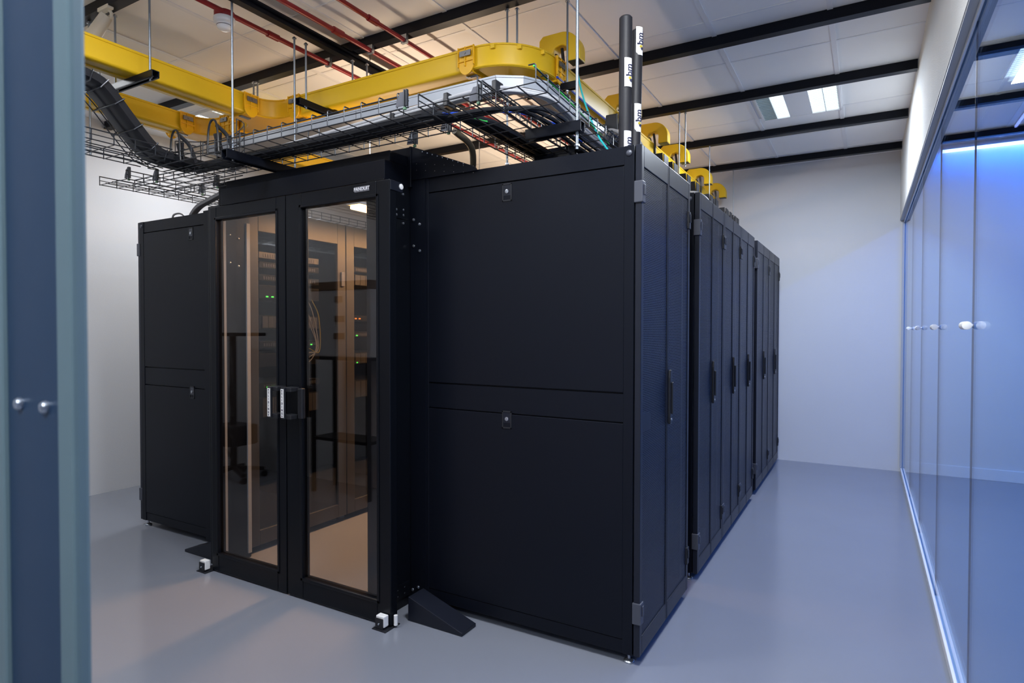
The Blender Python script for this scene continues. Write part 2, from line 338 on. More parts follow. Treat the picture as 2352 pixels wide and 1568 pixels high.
troffer(-1.78, -1.48, 'added louvred ceiling light before the glass doors, outside the view', False)  # unseen fitting, added to go with the lamp before the doors
t = thing('ceiling_light', (.45, -3.2, 3.0), 'added fill light panel on the corridor ceiling, unseen behind the viewer', 'ceiling light', 'louvred ceiling lights')
MB().box(0, .9, -3.45, -2.95, 3.03, 3.07).build('frame', 'tbar', t); MB().box(.02, .88, -3.43, -2.97, 3.022, 3.03).build('diffuser', 'louvre', t)  # glowing panel added to go with the corridor fill lamp
troffer(1.58, 2.33, 'louvred ceiling light in the blue room behind the glass', False)
t = thing('led_strip', (2.3, 4.5, 3.0), 'glowing blue white light strip along the wall top behind the glass', 'light strip')
MB().box(1.40, XA, 4.545, 4.575, 3.0, 3.022).build('diffuser', 'led', t); MB().box(1.40, XA, 4.54, 4.58, 3.022, 3.03).build('channel', 'trimg', t)
t = thing('led_strip', (2.0, 3, 3.06), 'faint violet light strip running lengthwise on the ceiling behind the glass', 'light strip')
MB().box(1.86, 1.875, .5, 4.2, 3.052, 3.066).build('diffuser', mat('violet_led', (.6,.6,.9), .3, emit=(.42,.45,1.), estr=1.2), t); MB().box(1.855, 1.88, .5, 4.2, 3.066, ZC).build('channel', 'trimg', t)
# ================================================================== SERVER RACKS
HX = 2.092
def rack(xf, xr, y0, y1, label, group, near_panel=True, lockx=None):
    s = 1 if xr > xf else -1
    o = thing('server_rack', ((xf+xr)/2, (y0+y1)/2, 0), label, 'server rack', group)
    z0, z1 = .04, HX; pw = .042
    f = MB()
    for xx in (xf, xr-s*pw):
        for yy in (y0, y1-pw): f.box(xx, xx+s*pw, yy, yy+pw, z0, z1)
    f.box(xf, xr, y0+.004, y1-.004, z1-.07, z1); f.box(xf, xr, y0+.004, y1-.004, z0, z0+.055)
    f.build('frame', 'black', o, bevel=.002)
    # side panels: upper and lower sheet with a plain rail between them
    for ys, yd in ((y0, 1), (y1, -1)):
        a, b = xf+s*.02, xr-s*pw
        up_ = MB().box(a, b, ys+yd*.0015, ys+yd*.012, 1.103, 2.013).build('side_panel', 'black', o, bevel=.002)
        lo_ = MB().box(a, b, ys+yd*.0015, ys+yd*.012, .098, .977).build('side_panel', 'black', o, bevel=.002)
        MB().box(a, b, ys+yd*.003, ys+yd*.016, .983, 1.097).build('middle_rail', 'black', o)
        MB().box(a, b, ys+yd*.0035, ys+yd*.016, 2.019, z1-.002).build('top_rail', 'black', o)
        MB().box(xf+s*.03, xr-s*pw, ys+yd*.017, ys+yd*.020, z0+.02, z1-.02).build('light_baffle', 'black', o)  # hidden sheet added to block aisle light leaking through the panel seams
        if yd == 1 and near_panel:
            lx = xr - s*(.588 if lockx is None else lockx)
            for zz, pp in ((1.969, up_), (.952, lo_)):
                lk = MB(); lk.box(lx-.025, lx+.025, ys-.001, ys+.004, zz-.040, zz-.033); lk.box(lx-.025, lx+.025, ys-.001, ys+.004, zz+.033, zz+.040)
                lk.box(lx-.025, lx-.018, ys-.001, ys+.004, zz-.040, zz+.040); lk.box(lx+.018, lx+.025, ys-.001, ys+.004, zz-.040, zz+.040)
                lk = lk.build('lock_bezel', 'blackplas', pp, bevel=.001)
                MB().box(lx-.018, lx+.018, ys+.0005, ys+.002, zz-.014, zz+.033).build('lock_plate', 'grey' if s < 0 else 'black2', pp)
                MB().lathe((lx, ys+.001, zz+.004), (0,-1,0), [(0,.009),(.004,.009),(.005,.006),(.0045,.003)], 16).build('keyhole', 'steel', pp, smooth=True)
    MB().lathe((xr-s*.021, y0, z1-.03), (0,-1,0), [(0,.0125),(.003,.012),(.006,.008),(.0075,.003)], 18).build('corner_cap', 'grey', o, smooth=True)
    if group == RG: MB().box(xf-.03, xf-.004, y0+.003, y1-.003, z0, z1).build('front_door', 'black', o, bevel=.003)
    # rear double door with perforated leaves
    xd0, xd1 = xr+s*.004, xr+s*.030; ym = (y0+y1)/2
    for k, (a, b) in enumerate(((y0+.003, ym-.002), (ym+.002, y1-.003))):
        st = .03 if k == 0 else .012; en = .012 if k == 0 else .03
        d = MB(); d.box(xd0, xd1, a, a+st, z0, z1); d.box(xd0, xd1, b-en, b, z0, z1); d.box(xd0, xd1, a+st, b-en, z1-.085, z1); d.box(xd0, xd1, a+st, b-en, z0, z0+.075)
        d = d.build('rear_door', 'black2', o, bevel=.0025)
        MB().box(xd1-s*.006, xd1-s*.004, a+st, b-en, z0+.075, z1-.085).build('perforated_sheet', 'perf', d)
        if k == 1:
            h = MB(); hy = ym+.020; h.ext([(xd1, hy-.013, zq) for zq in (.93,)] + [(xd1, hy+.013, .93), (xd1, hy+.016, .96), (xd1, hy+.016, 1.14), (xd1, hy+.010, 1.175), (xd1, hy-.010, 1.175), (xd1, hy-.016, 1.14), (xd1, hy-.016, .96)], (s*.012, 0, 0))
            h = h.build('handle', 'blackplas', d, bevel=.003)
            MB().box(xd1+s*.012, xd1+s*.022, hy-.009, hy+.009, .975, 1.12).build('swing_grip', 'blackplas', h, bevel=.004)
            MB().cyl((xd1+s*.012, hy, .95), (s,0,0), .006, .003, 12).build('keyhole', 'steel', h)
        for zz in (1.905, .215):
            yy = a if k == 0 else b; q = 1 if k == 0 else -1
            hg = MB(); hg.box(xd0-s*.004, xd1+s*.006, yy-.0035*q-.003, yy+.034*q, zz-.043, zz+.043)
            hg = hg.build('hinge', 'grey' if (k == 0) else 'blackplas', d, bevel=.003)
            MB().box(xd1+s*.006, xd1+s*.010, yy+.010*q, yy+.026*q, zz-.012, zz+.030).build('pin_cap', 'grey' if (k == 0) else 'blackplas', hg, bevel=.002)
    for xx in (xf+s*.05, xr-s*.022):
        for yy in (y0+.028, y1-.05):
            MB().lathe((xx, yy, 0), (0,0,1), [(0,.022),(.006,.0225),(.010,.019),(.013,.010),(.015,.006),(.045,.0055)], 20).build('levelling_foot', 'steel', o, smooth=True)
    return o
RG = 'server racks of the right hand row'
LG = 'server racks of the left hand row'
R = rack(-1.07, 0, 0, .77, 'nearest black server rack with a broad lockable side panel, front of the right row', RG)
for y0, y1, lb in ((.97, 1.63, 'black server rack just behind the gap after the nearest rack'), (1.63, 2.228, 'black server rack third from the front of the right row'), (2.228, 2.825, 'black server rack fourth from the front, before the second gap'),
                   (2.98, 3.70, 'black server rack just behind the second gap of the right row'), (3.70, 4.44, 'rearmost black server rack of the right row, nearest the back wall')):
    rack(-1.07, 0, y0, y1, lb, RG)
LG = 'server racks of the left hand row'
L0 = rack(-2.42, -3.52, .0, .80, 'leftmost black server rack whose side panel shows beside the glass door', LG, True, .58)
L1 = rack(-2.42, -3.52, .80, 1.60, 'black server rack seen through the right glass leaf, behind the first left rack', LG, False)
rack(-2.42, -3.52, 1.60, 2.40, 'third black server rack of the left row, hidden deep in the aisle', LG, False)
rack(-2.42, -3.52, 2.40, 3.20, 'fourth black server rack of the left row, hidden deep in the aisle', LG, False)
rack(-2.42, -3.52, 3.20, 4.00, 'fifth black server rack of the left row, at its far end', LG, False)
# front doors of the left row, tinted, lit by the aisle lamps
for rk, y0 in ((L0, 0.), (L1, .8)):
    d = MB(); z0, z1 = .04, HX; a, b = y0+.004, y0+.796; X0, X1 = -2.414, -2.385
    d.box(X0, X1, a, a+.075, z0, z1); d.box(X0, X1, b-.075, b, z0, z1); d.box(X0, X1, a+.075, b-.075, z1-.14, z1); d.box(X0, X1, a+.075, b-.075, z0, z0+.09)
    d = d.build('front_door', 'graphite', rk, bevel=.003)
    MB().box(X0+.01, X0+.015, a+.075, b-.075, z0+.09, z1-.14).build('glass_panel', 'rackglass', d)
    MB().box(X1, X1+.012, b-.05, b-.02, 1.66, 1.76).build('latch', 'grey', d, bevel=.003)
    p = MB().box(X1, X1+.001, a+.20, a+.34, 1.955, 1.985).build('name_plate', 'logo', d)
    lettering('PANDUIT', .026, (X1+.0015, a+.27, 1.97), (0,1,0), (0,0,1), 'logot', d, 'lettering')
for y0 in (1.6, 2.4, 3.2):
    rk = [o for o in COL.objects if o.name.startswith('server_rack') and o.parent is None and abs(o.location.y-(y0+.4)) < .01 and o.location.x < -2][0]
    MB().box(-2.414, -2.385, y0+.004, y0+.796, .04, HX).build('front_door', 'graphite', rk, bevel=.003)
# gear inside the two nearest left racks and the near right rack
def unit(x, y0, y1, z0, h, name, label, front, ports=0, leds=(), s=1, bays=0):
    o = thing(name, (x-s*.2, (y0+y1)/2, z0), label, 'network equipment', 'equipment inside the racks')
    MB().box(x-s*.42, x, y0, y1, z0+.002, z0+h-.002).build('chassis', front, o, bevel=.002)
    if ports:
        p = MB()
        for k in range(ports):
            yy = y0+.03+(y1-y0-.06)*k/ports; p.box(x, x+s*.003, yy, yy+(y1-y0-.06)/ports*.65, z0+h*.25, z0+h*.7)
        p.build('port_row', 'gearm', o)
    if bays:
        p = MB()
        for k in range(bays): p.box(x, x+s*.006, y0+.02+(y1-y0-.04)*k/bays, y0+.02+(y1-y0-.04)*(k+.9)/bays, z0+.008, z0+h-.008)
        p.build('drive_bay', 'gearm', o)
    for (dy, dz, m) in leds: MB().box(x, x+s*.006, y0+dy, y0+dy+.014, z0+dz, z0+dz+.008).build('indicator_light', m, o)
    return o
gy0, gy1, gx = .14, .62, -2.46
nm = ['topmost in the first left rack', 'second from the top in the first left rack', 'third from the top in the first left rack', 'showing green lights high in the first left rack', 'with silver drive bays in the first left rack', 'at mid height in the first left rack', 'below mid height in the first left rack', 'with twin green lights in the first left rack', 'lowest in the first left rack']
zz = [1.80, 1.74, 1.66, 1.55, 1.36, 1.24, 1.12, .98, .80]; hh = [.044, .044, .044, .088, .088, .044, .088, .044, .132]
for i in range(9):
    unit(gx, gy0, gy1, zz[i], hh[i], 'network_switch' if i % 2 == 0 else 'rack_server', 'dark rack unit '+nm[i], 'gearm' if i in (0,) else 'gear', 24 if i in (0,1,2,5,7) else 0,
         [(.05,.01,'ledg'),(.09,.01,'ledg')] if i in (3,7) else [(.40,.012,'ledg')] if i == 5 else [(.12,.02,'ledo')] if i == 4 else (), 1, 10 if i in (4,8) else 0)
nm = ['topmost in the second left rack', 'second from the top in the second left rack', 'with orange lights in the second left rack', 'with patch cords in the second left rack', 'with a pale bezel in the second left rack', 'lowest in the second left rack']
zz = [1.78, 1.68, 1.42, 1.30, 1.10, .85]; hh = [.044, .088, .044, .044, .088, .132]
for i in range(6):
    unit(gx, .94, 1.42, zz[i], hh[i], 'network_switch' if i % 2 == 0 else 'rack_server', 'dark rack unit '+nm[i], 'gear', 24 if i in (0,3) else 0,
         [(.02,.015,'ledo'),(.06,.015,'ledo')] if i == 2 else [(.03,.01,'ledg')] if i in (3,4) else (), 1, 8 if i in (1,4,5) else 0)
unit(-.12, .14, .62, .86, .088, 'rack_server', 'server with a red and a cyan light behind the perforated door of the nearest rack', 'gear', 0, [(.12,.03,'ledo'),(.115,.062,'ledb'),(.135,.062,'ledb')])
for k in range(4):
    zt = 1.62-.02*k
    tag(MB().tube(smoothpath([(-2.455, .40+.05*k, zt), (-2.43, .44+.05*k, zt-.12), (-2.425, .56+.01*k, zt-.35), (-2.43, .50, 1.14+.03*k), (-2.455, .36+.05*k, 1.16)]), .0035, 6).build('patch_cord', 'whitecab' if k < 3 else 'gold', smooth=True),
        'thin patch cord hanging in front of the rack units, seen through the glass' if k < 3 else 'orange patch cord looping in front of the rack units, seen through the glass', 'cable', 'patch cords in the left rack')
# ================================================================== AISLE DOORS
ad = thing('sliding_door_frame', (-1.75, -.12, 0), 'black steel door frame with header closing the aisle between the rack rows', 'door frame')
h = MB(); h.box(-2.36, -1.14, -.185, 0.0, 2.055, 2.15); h.box(-2.36, -1.14, -.15, .02, 2.15, 2.20)
h.box(-2.62, -1.12, -.02, .03, 2.05, 2.245)
h.build('header', 'black', ad, bevel=.003)
j = MB(); j.box(-1.25, -1.14, -.19, 0, 0, 2.06); j.build('jamb', 'blackalu', ad, bevel=.003)
j = MB(); j.box(-2.36-.11, -2.36, -.19, 0, 0, 2.06); j.build('jamb', 'blackalu', ad, bevel=.003)
fl = MB(); fl.box(-1.137, -1.045, -.004, .004, .02, 2.10); fl.box(-1.15, -1.105, .004, .05, .02, 2.06); fl.ext([(-1.137, -.012, 2.085), (-.74, -.012, 2.085), (-.755, -.012, 2.105), (-1.125, -.012, 2.25), (-1.137, -.012, 2.25)], (0, .010, 0)); flo = fl.build('side_flange', 'black', ad)
fl = MB(); fl.box(-2.80, -2.46, -.004, .004, .02, 2.10); fl.build('side_flange', 'black', ad)
# perforation and screw dots
dt = MB()
for k in range(9): dt.lathe((-1.055+.030*k, -.0125, 2.214-.0112*k), (0,-1,0), [(0,.0028),(.0008,.0028)], 8)
dt.build('bright_hole_row', 'trunk', ad)
dt = MB()
for k in range(7):
    for q in range(2): dt.lathe((-1.09+.055*k, -.0125, 2.16-.03*q-.009*k), (0,-1,0), [(0,.0018),(.0006,.0018)], 6)
dt.build('small_hole_row', 'gearm', ad)
def bolt(x, y, z, ax, par, r=.0075):
    MB().lathe((x, y, z), ax, [(0,r),(.002,r),(.005,r*.8),(.0065,r*.3)], 12).build('bolt', 'steel', par, smooth=True)
for (bx, bz) in ((-1.115,1.893),(-1.078,1.868),(-1.115,1.765),(-1.078,1.74),(-1.125,.07),(-1.09,.09)): bolt(bx, -.004, bz, (0,-1,0), flo)
for (yy, bz) in ((-.105,1.93),(-.055,1.935),(-.105,1.905),(-.055,1.91),(-.055,1.87),(-.055,2.01),(-.105,.10),(-.055,.10),(-.105,.07),(-.055,.07)): bolt(-1.14, yy, bz, (1,0,0), flo, .007)
MB().box(-1.14, -1.136, -.125, -.02, 1.89, 1.985).build('hanger_plate', 'blackalu', ad)
MB().box(-1.14, -1.134, -.125, -.02, .05, .12).build('hanger_plate', 'blackalu', ad)
# bright aluminium edges of the left jamb, aisle side, with bolts
MB().box(-2.362, -2.350, -.175, -.160, .03, 1.98).build('edge_strip', 'trunk', ad); MB().box(-2.362, -2.350, -.026, -.004, .03, 1.98).build('edge_strip', 'trunk', ad)
for (yy, bz) in ((-.13,1.90),(-.075,1.885),(-.13,1.74),(-.075,1.725)): bolt(-2.36, yy, bz, (1,0,0), ad, .007)
# floor outriggers
for (sx, a, b) in ((1, -1.03, -.725), (-1, -2.47, -2.78)):
    MB().ext([(a, -.155, .002), (b, -.155, .002), (b, -.155, .016), (a+.004*sx, -.155, .112), (a, -.155, .112)], (0, .112, 0)).build('outrigger', 'black2', ad, bevel=.002)
def leaf(x0, x1, gx0, gx1, label):
    o = thing('sliding_door', ((x0+x1)/2, -.25, 0), label, 'door', 'glazed sliding doors')
    y0, y1, z0, z1 = -.252, -.205, .007, 2.033; gz0, gz1 = .112, 1.960
    f = MB(); f.box(x0, gx0, y0, y1, z0, z1); f.box(gx1, x1, y0, y1, z0, z1); f.box(gx0, gx1, y0, y1, gz1, z1); f.box(gx0, gx1, y0, y1, z0, gz0)
    f = f.build('frame', 'blackalu', o, bevel=.004)
    b = MB(); e = .014
    b.box(gx0-e, gx0, y0-.004, y0, gz0-e, gz1+e); b.box(gx1, gx1+e, y0-.004, y0, gz0-e, gz1+e); b.box(gx0-e, gx1+e, y0-.004, y0, gz1, gz1+e); b.box(gx0-e, gx1+e, y0-.004, y0, gz0-e, gz0)
    b.build('glazing_bead', 'blackalu', f, bevel=.002)
    MB().box(gx0, gx1, -.238, -.231, gz0, gz1).build('glass_pane', 'dglass', o)
    return o
dl = leaf(-2.362, -1.745, -2.303, -1.812, 'left sliding glass leaf in a black frame, pale vertical strips showing behind it')
dr = leaf(-1.738, -1.050, -1.625, -1.130, 'right sliding glass leaf in a black frame, warm lamp showing through it')
for d, hx in ((dl, -1.790), (dr, -1.690)):
    hd = MB(); hd.box(hx-.014, hx+.014, -.318, -.306, .912, 1.070); hd.box(hx-.012, hx+.05, -.308, -.252, 1.048, 1.070); hd.box(hx-.012, hx+.05, -.308, -.252, .912, .934)
    hd = hd.build('pull_handle', 'blackplas', d, bevel=.003)
    MB().box(hx-.0105, hx+.0105, -.320, -.318, .920, 1.062).build('sign_plate', 'white', hd, bevel=.0006)
    for i, ch in enumerate('SLIDING'): lettering(ch, .015, (hx, -.3203, 1.040-.0165*i), (1,0,0), (0,0,1), 'ink', hd, 'lettering')
    for zq in (1.054, .928): MB().cyl((hx, -.320, zq), (0,-1,0), .0032, .0012, 12).build('screw', 'ink', hd)
MB().box(-1.632, -1.600, -.275, -.252, .915, 1.065).build('latch_case', 'blackplas', dr, bevel=.004)
MB().box(-1.262, -1.172, -.2545, -.252, 1.993, 2.018).build('name_plate', 'logo', dr)
lettering('PANDUIT', .023, (-1.217, -.2550, 2.0055), (1,0,0), (0,0,1), 'logot', dr, 'lettering')
MB().box(-1.050, -1.046, -.25, -.185+.02, 1.985, 2.030).build('hanger_bracket', 'black2', dr, bevel=.002)
MB().lathe((-1.046, -.18, 2.010), (1,0,0), [(0,.013),(.004,.013),(.006,.010)], 18).build('roller', 'white', dr, smooth=True)
for (cx_, lb) in ((-1.085, 'black floor roller guide with white block under the right door corner'), (-2.40, 'black floor roller guide with white block under the left door corner')):
    o = thing('floor_roller_guide', (cx_, -.285, 0), lb, 'door guide', 'floor roller guides')
    MB().box(cx_-.035, cx_+.045, -.30, -.20, .0, .004).build('base_plate', 'blackplas', o)
    MB().box(cx_-.022, cx_+.022, -.292, -.287, .004, .052).build('bracket', 'blackplas', o); MB().box(cx_-.022, cx_+.026, -.287, -.256, .012, .062).build('roller_block', 'white', o, bevel=.003)
    bolt(cx_, -.292, .028, (0,-1,0), o, .005); MB().cyl((cx_+.05, -.235, .012), (0,0,1), .009, .045, 16).build('roller', 'white', o, smooth=True)
# lamps over the aisle
for y0, lb in ((.38, 'warm twin tube lamp above the aisle near the glass doors'), (2.33, 'warm twin tube lamp above the far half of the aisle')):
    o = thing('aisle_lamp', (-1.9, y0+.77, 2.12), lb, 'lamp', 'warm lamps over the aisle')
    MB().box(-1.955, -1.845, y0, y0+1.55, 2.118, 2.135).build('housing', 'trimw', o, bevel=.003)
    for xx in (-1.932, -1.872): MB().tube([(xx, y0+.02, 2.105), (xx, y0+1.53, 2.105)], .011, 10).build('tube', 'lamp', o, smooth=True)
    for yy in (y0+.15, y0+1.4): MB().tube([(-1.9, yy, 2.135), (-1.9, yy, ZC)], .003, 6).build('suspension_wire', 'steel', o)
# ================================================================== YELLOW FIBRE DUCTS
DZ0, DZ1 = 2.650, 2.765
def duct_section():   # (across, up) outline of a duct 150 wide with lip and groove
    w_ = .075
    return [(-w_+.012, 0), (-.032, 0), (-.030, .006), (.030, .006), (.032, 0), (w_-.012, 0), (w_-.003, .006), (w_, .014), (w_, .102), (w_+.004, .104), (w_+.004, .115), (-w_-.004, .115), (-w_-.004, .104), (-w_, .102), (-w_, .014), (-w_+.003, .006)]
def duct(a, b, label, group='straight yellow fibre ducts', m='yellow'):
    a, b = Vector((*a, DZ0)), Vector((*b, DZ0)); d = (b-a).normalized(); sd = d.cross(Vector((0,0,1)))
    return tag(MB().ext([a+sd*u+Vector((0,0,v)) for u, v in duct_section()], b-a).build('fibre_duct', m, smooth=True), label, 'cable duct', group)
def coupler(pos, d, parent, ears=(1,-1)):
    p = Vector((*pos, DZ0)); d = Vector((*d, 0)); sd = d.cross(Vector((0,0,1))); w_ = .083
    m = MB(); m.ext([p-d*.03+sd*u+Vector((0,0,v)) for u, v in ((-w_,-.008),(w_,-.008),(w_,.118),(-w_,.118))], d*.06)
    for e in (1,-1):
        pts = [p+sd*e*w_+d*.048*math.cos(t)+Vector((0,0,.040+.062*math.sin(t))) for t in [PI+PI*i/12 for i in range(13)]] + [p+sd*e*w_+d*.048+Vector((0,0,.118)), p+sd*e*w_-d*.048+Vector((0,0,.118))]
        m.ext(pts, sd*e*.007)
        for q in (-.046, .046, -.004):
            m.bar(p+sd*e*(w_+.009)+d*q+Vector((0,0,.02)), p+sd*e*(w_+.009)+d*q+Vector((0,0,.117)), .006, .010, tuple(sd))
        for zq in (.112, .045): m.bar(p+sd*e*(w_+.009)-d*.045+Vector((0,0,zq)), p+sd*e*(w_+.009)+d*.045+Vector((0,0,zq)), .008, .006)
    c = m.build('coupler', 'orange', parent, bevel=.002)
    for e in (1,-1):
        l = MB(); l.bar(p+sd*e*(w_+.016)-d*.033+Vector((0,0,.080)), p+sd*e*(w_+.016)+d*.033+Vector((0,0,.080)), .006, .026)
        l.cyl(p+sd*e*(w_+.0185)+Vector((0,0,.080)), sd*e, .005, .004, 10); l.build('latch', 'clip', c)
    MB().bar(p-d*.033+sd*.03+Vector((0,0,-.012)), p+d*.033+sd*.03+Vector((0,0,-.012)), .026, .006).build('latch', 'clip', c)
def fitting(name, poly, walls, joints_, label, lip=True):
    cx_ = sum(p[0] for p in poly)/len(poly); cy_ = sum(p[1] for p in poly)/len(poly)
    o = thing(name, (cx_, cy_, DZ0), label, 'cable duct', None)
    b = MB().slab(poly, DZ0+.003, DZ1).build('body', 'orange' if 'tee' in name or 'cross' in name else 'yellow', o, smooth=True, bevel=.004)
    r = MB()
    for wl in walls:
        r.tube([(x, y, DZ1-.004) for x, y in wl], .0055, 8); r.tube([(x, y, DZ0+.010) for x, y in wl], .004, 8)
    r.build('rim', 'orange' if 'tee' in name or 'cross' in name else 'yellow', o, smooth=True)
    for pos, d in joints_: coupler(pos, d, o)
    return o
r_ = .12
# tee over the left leaf (duct A meets the crossing duct)
sA1 = arc(-2.41+r_, .2-r_, r_, 180, 90); sA2 = arc(-2.56-r_, .2-r_, r_, 90, 0)
poly = [(-2.41,.06)] + sA1 + [(-2.20,.2),(-2.20,.35),(-2.76,.35),(-2.76,.2)] + sA2 + [(-2.56,.06)]
fitting('duct_tee', poly, [sA1, sA2, [(-2.20,.35),(-2.76,.35)]], [((-2.485,.045),(0,1)), ((-2.19,.275),(1,0)), ((-2.76,.275),(1,0))], 'amber three way duct fitting above the left glass leaf, rounded inner corner')
s1 = arc(-3.05+r_, .2-r_, r_, 180, 90); s2 = arc(-3.05+r_, .35+r_, r_, 270, 180)
poly = [(-3.05,.06)] + s1 + [(-2.86,.2),(-2.86,.35)] + s2 + [(-3.05,.52),(-3.2,.52),(-3.2,.06)]
fitting('duct_tee', poly, [s1, s2, [(-3.2,.52),(-3.2,.06)]], [((-3.125,.045),(0,1)), ((-2.85,.275),(1,0)), ((-3.125,.53),(0,1))], 'amber three way duct fitting farther left, beneath the glimpsed ceiling light')
# elbow
so = arc(-.90, .50, .30, -90, 0, 16); si = arc(-.90, .50, .15, 0, -90, 12)
el = fitting('duct_elbow', so + [(-.6,.52),(-.75,.52)] + si + [(-.92,.35),(-.92,.2)], [so, si], [((-.935,.275),(1,0)), ((-.675,.545),(0,1))], 'large rounded yellow duct elbow turning over the nearest rack')
k_ = MB()
for a in (-70, -45, -20):
    c_, s_ = math.cos(math.radians(a)), math.sin(math.radians(a)); k_.box(-.9+.303*c_-.012, -.9+.303*c_+.012, .5+.303*s_-.008, .5+.303*s_+.008, DZ1-.028, DZ1-.006)
k_.build('lid_tab', 'yellow', el, bevel=.002)
k_ = MB(); k_.cyl((-.80, .40, DZ0-.02), (0,0,1), .009, .022, 12); k_.cyl((-.74, .46, DZ0-.02), (0,0,1), .009, .022, 12); k_.build('boss', 'yellow', el, smooth=True)
duct((-2.16, .275), (-.965, .275), 'long straight yellow duct crossing above the glass doors')
duct((-2.485, -2.0), (-2.485, .015), 'straight yellow duct coming from the upper left, higher in view')
duct((-3.125, -2.0), (-3.125, .015), 'straight yellow duct at far left, lower in view, partly behind black chute')
duct((-2.82, .275), (-2.79, .275), 'very short yellow duct piece between the two amber fittings')
duct((-3.125, .56), (-3.125, 4.3), 'yellow duct running back over the left row, seen through the wire basket')
duct((-.675, .575), (-.675, 4.4), 'straight yellow duct running back over the right row under the hooked spouts')
# hooked spouts, one over each right rack
def spout():
    o = thing('duct_spout', (-.62, 0, DZ1), '', 'duct spout', 'hooked yellow spouts over the right row')
    yw = .038
    oc = arc(-.596, 2.808, .109, 90, 0, 12); ic = arc(-.596, 2.808, .039, 0, 90, 8)
    out = [(-.725, 2.768), (-.722, 2.895), (-.700, 2.917)] + oc + [(-.487, 2.756), (-.559, 2.756)] + ic + [(-.612, 2.845), (-.630, 2.838), (-.640, 2.815), (-.645, 2.768)]
    MB().ext([(x, -yw, z) for x, z in out], (0, 2*yw, 0)).build('hook', 'yellow', o, smooth=True, bevel=.006)
    MB().box(-.732, -.638, -yw-.006, yw+.006, 2.758, 2.777).build('saddle', 'yellow', o, bevel=.003)
    MB().box(-.556, -.490, -yw+.004, yw-.004, 2.7545, 2.758).build('mouth', 'blackplas', o)
    # black leads emerging under the hook
    MB().tube(smoothpath([(-.635, -.018, 2.815), (-.620, -.022, 2.80), (-.618, -.015, 2.74)]), .004, 6).build('lead', 'cable', o, smooth=True)
    MB().tube(smoothpath([(-.600, -.01, 2.840), (-.590, -.012, 2.76), (-.592, .0, 2.68), (-.590, .0, 2.64)]), .009, 8).build('lead', 'cable', o, smooth=True)
    return o
sy = [(.60, 'largest hooked yellow spout beside the duct elbow'), (1.54, 'hooked yellow spout half hidden behind the tall black foam pipes'), (2.21, 'third hooked yellow spout from the front'),
      (2.82, 'fourth hooked yellow spout from the front'), (3.69, 'fifth hooked yellow spout, over the gap before the last racks'), (4.38, 'smallest and rearmost hooked yellow spout')]
s0 = spout()
for i, (yy, lb) in enumerate(sy):
    if i == 0: s0.location.y = yy; WORLD[s0.name].y = yy; s0['label'] = lb
    else: copy_tree(s0, (0, yy-sy[0][0], 0), lb)
# ================================================================== RODS, TRAPEZES
def rod(x, y, z0, z1, label, group='threaded hanger rods', r=.0055, nut=None):
    o = thing('hanger_rod', (x, y, z1), label, 'rod', group)
    MB().cyl((x, y, z0), (0,0,1), r, z1-z0, 10).build('shaft', 'zinc', o, smooth=True)
    MB().cyl((x, y, z0+.012), (0,0,1), r*1.9, .008, 6).build('nut', 'steel', o)
    MB().cyl((x, y, z1-.012), (0,0,1), r*2.2, .006, 6).build('nut', 'steel', o)
    return o
rod(-1.93, -.41, 2.195, 3.0, 'threaded rod standing in front of the amber fitting, ending at the wire basket')
rod(-1.94, -.02, 2.19, 2.97, 'threaded rod passing through the wire basket down to the door header')
rod(-1.94, .06, 2.60, 2.97, 'threaded rod ending at the black channel under the long yellow duct')
rod(-2.31, -.60, 2.60, 3.07, 'threaded rod at upper left ending on the black channel under the yellow duct')
rod(-2.63, -.60, 2.60, 3.012, 'threaded rod at upper left passing behind the yellow duct')
rod(-2.83, -.63, 2.30, 3.012, 'leftmost threaded rod beside the blue door jamb'); rod(-2.77, -.61, 2.60, 3.012, 'threaded rod just right of the leftmost one, behind the spotlight')
rod(-1.87, .35, 2.78, 2.97, 'short threaded rod under the beam crossing, left of its pair'); rod(-1.83, .43, 2.77, 2.97, 'short threaded rod under the beam crossing, right of its pair')
rod(-2.75, .33, 2.77, 3.012, 'thin rod above the amber fitting, left of its pair'); rod(-2.73, .345, 2.77, 3.012, 'thin rod above the amber fitting, right of its pair')
rod(-.815, .385, 2.20, 3.012, 'rod rising behind the yellow elbow, left of its pair'); rod(-.765, .40, 2.77, 3.012, 'rod rising behind the yellow elbow, right of its pair')
rod(-.555, .56, 2.585, 3.07, 'rod ending at the black channel beside the yellow elbow'); rod(-.262, .03, 2.12, 3.07, 'long rod passing through the wire basket down to the nearest rack', r=.0065)
rod(-.545, 1.37, 2.60, 3.012, 'rod behind the aqua cable under the second beam')
rod(-.44, 2.32, 2.2, 3.012, 'left rod of the pair standing before the fourth spout', r=.0048); rod(-.40, 2.345, 2.6, 3.012, 'right rod of the pair standing before the fourth spout', r=.0048)
rod(-.43, 3.31, 2.2, 3.012, 'single rod in front of the fifth spout', r=.0045); rod(-.40, 4.28, 2.14, 3.012, 'rearmost single rod near the back wall', r=.004)
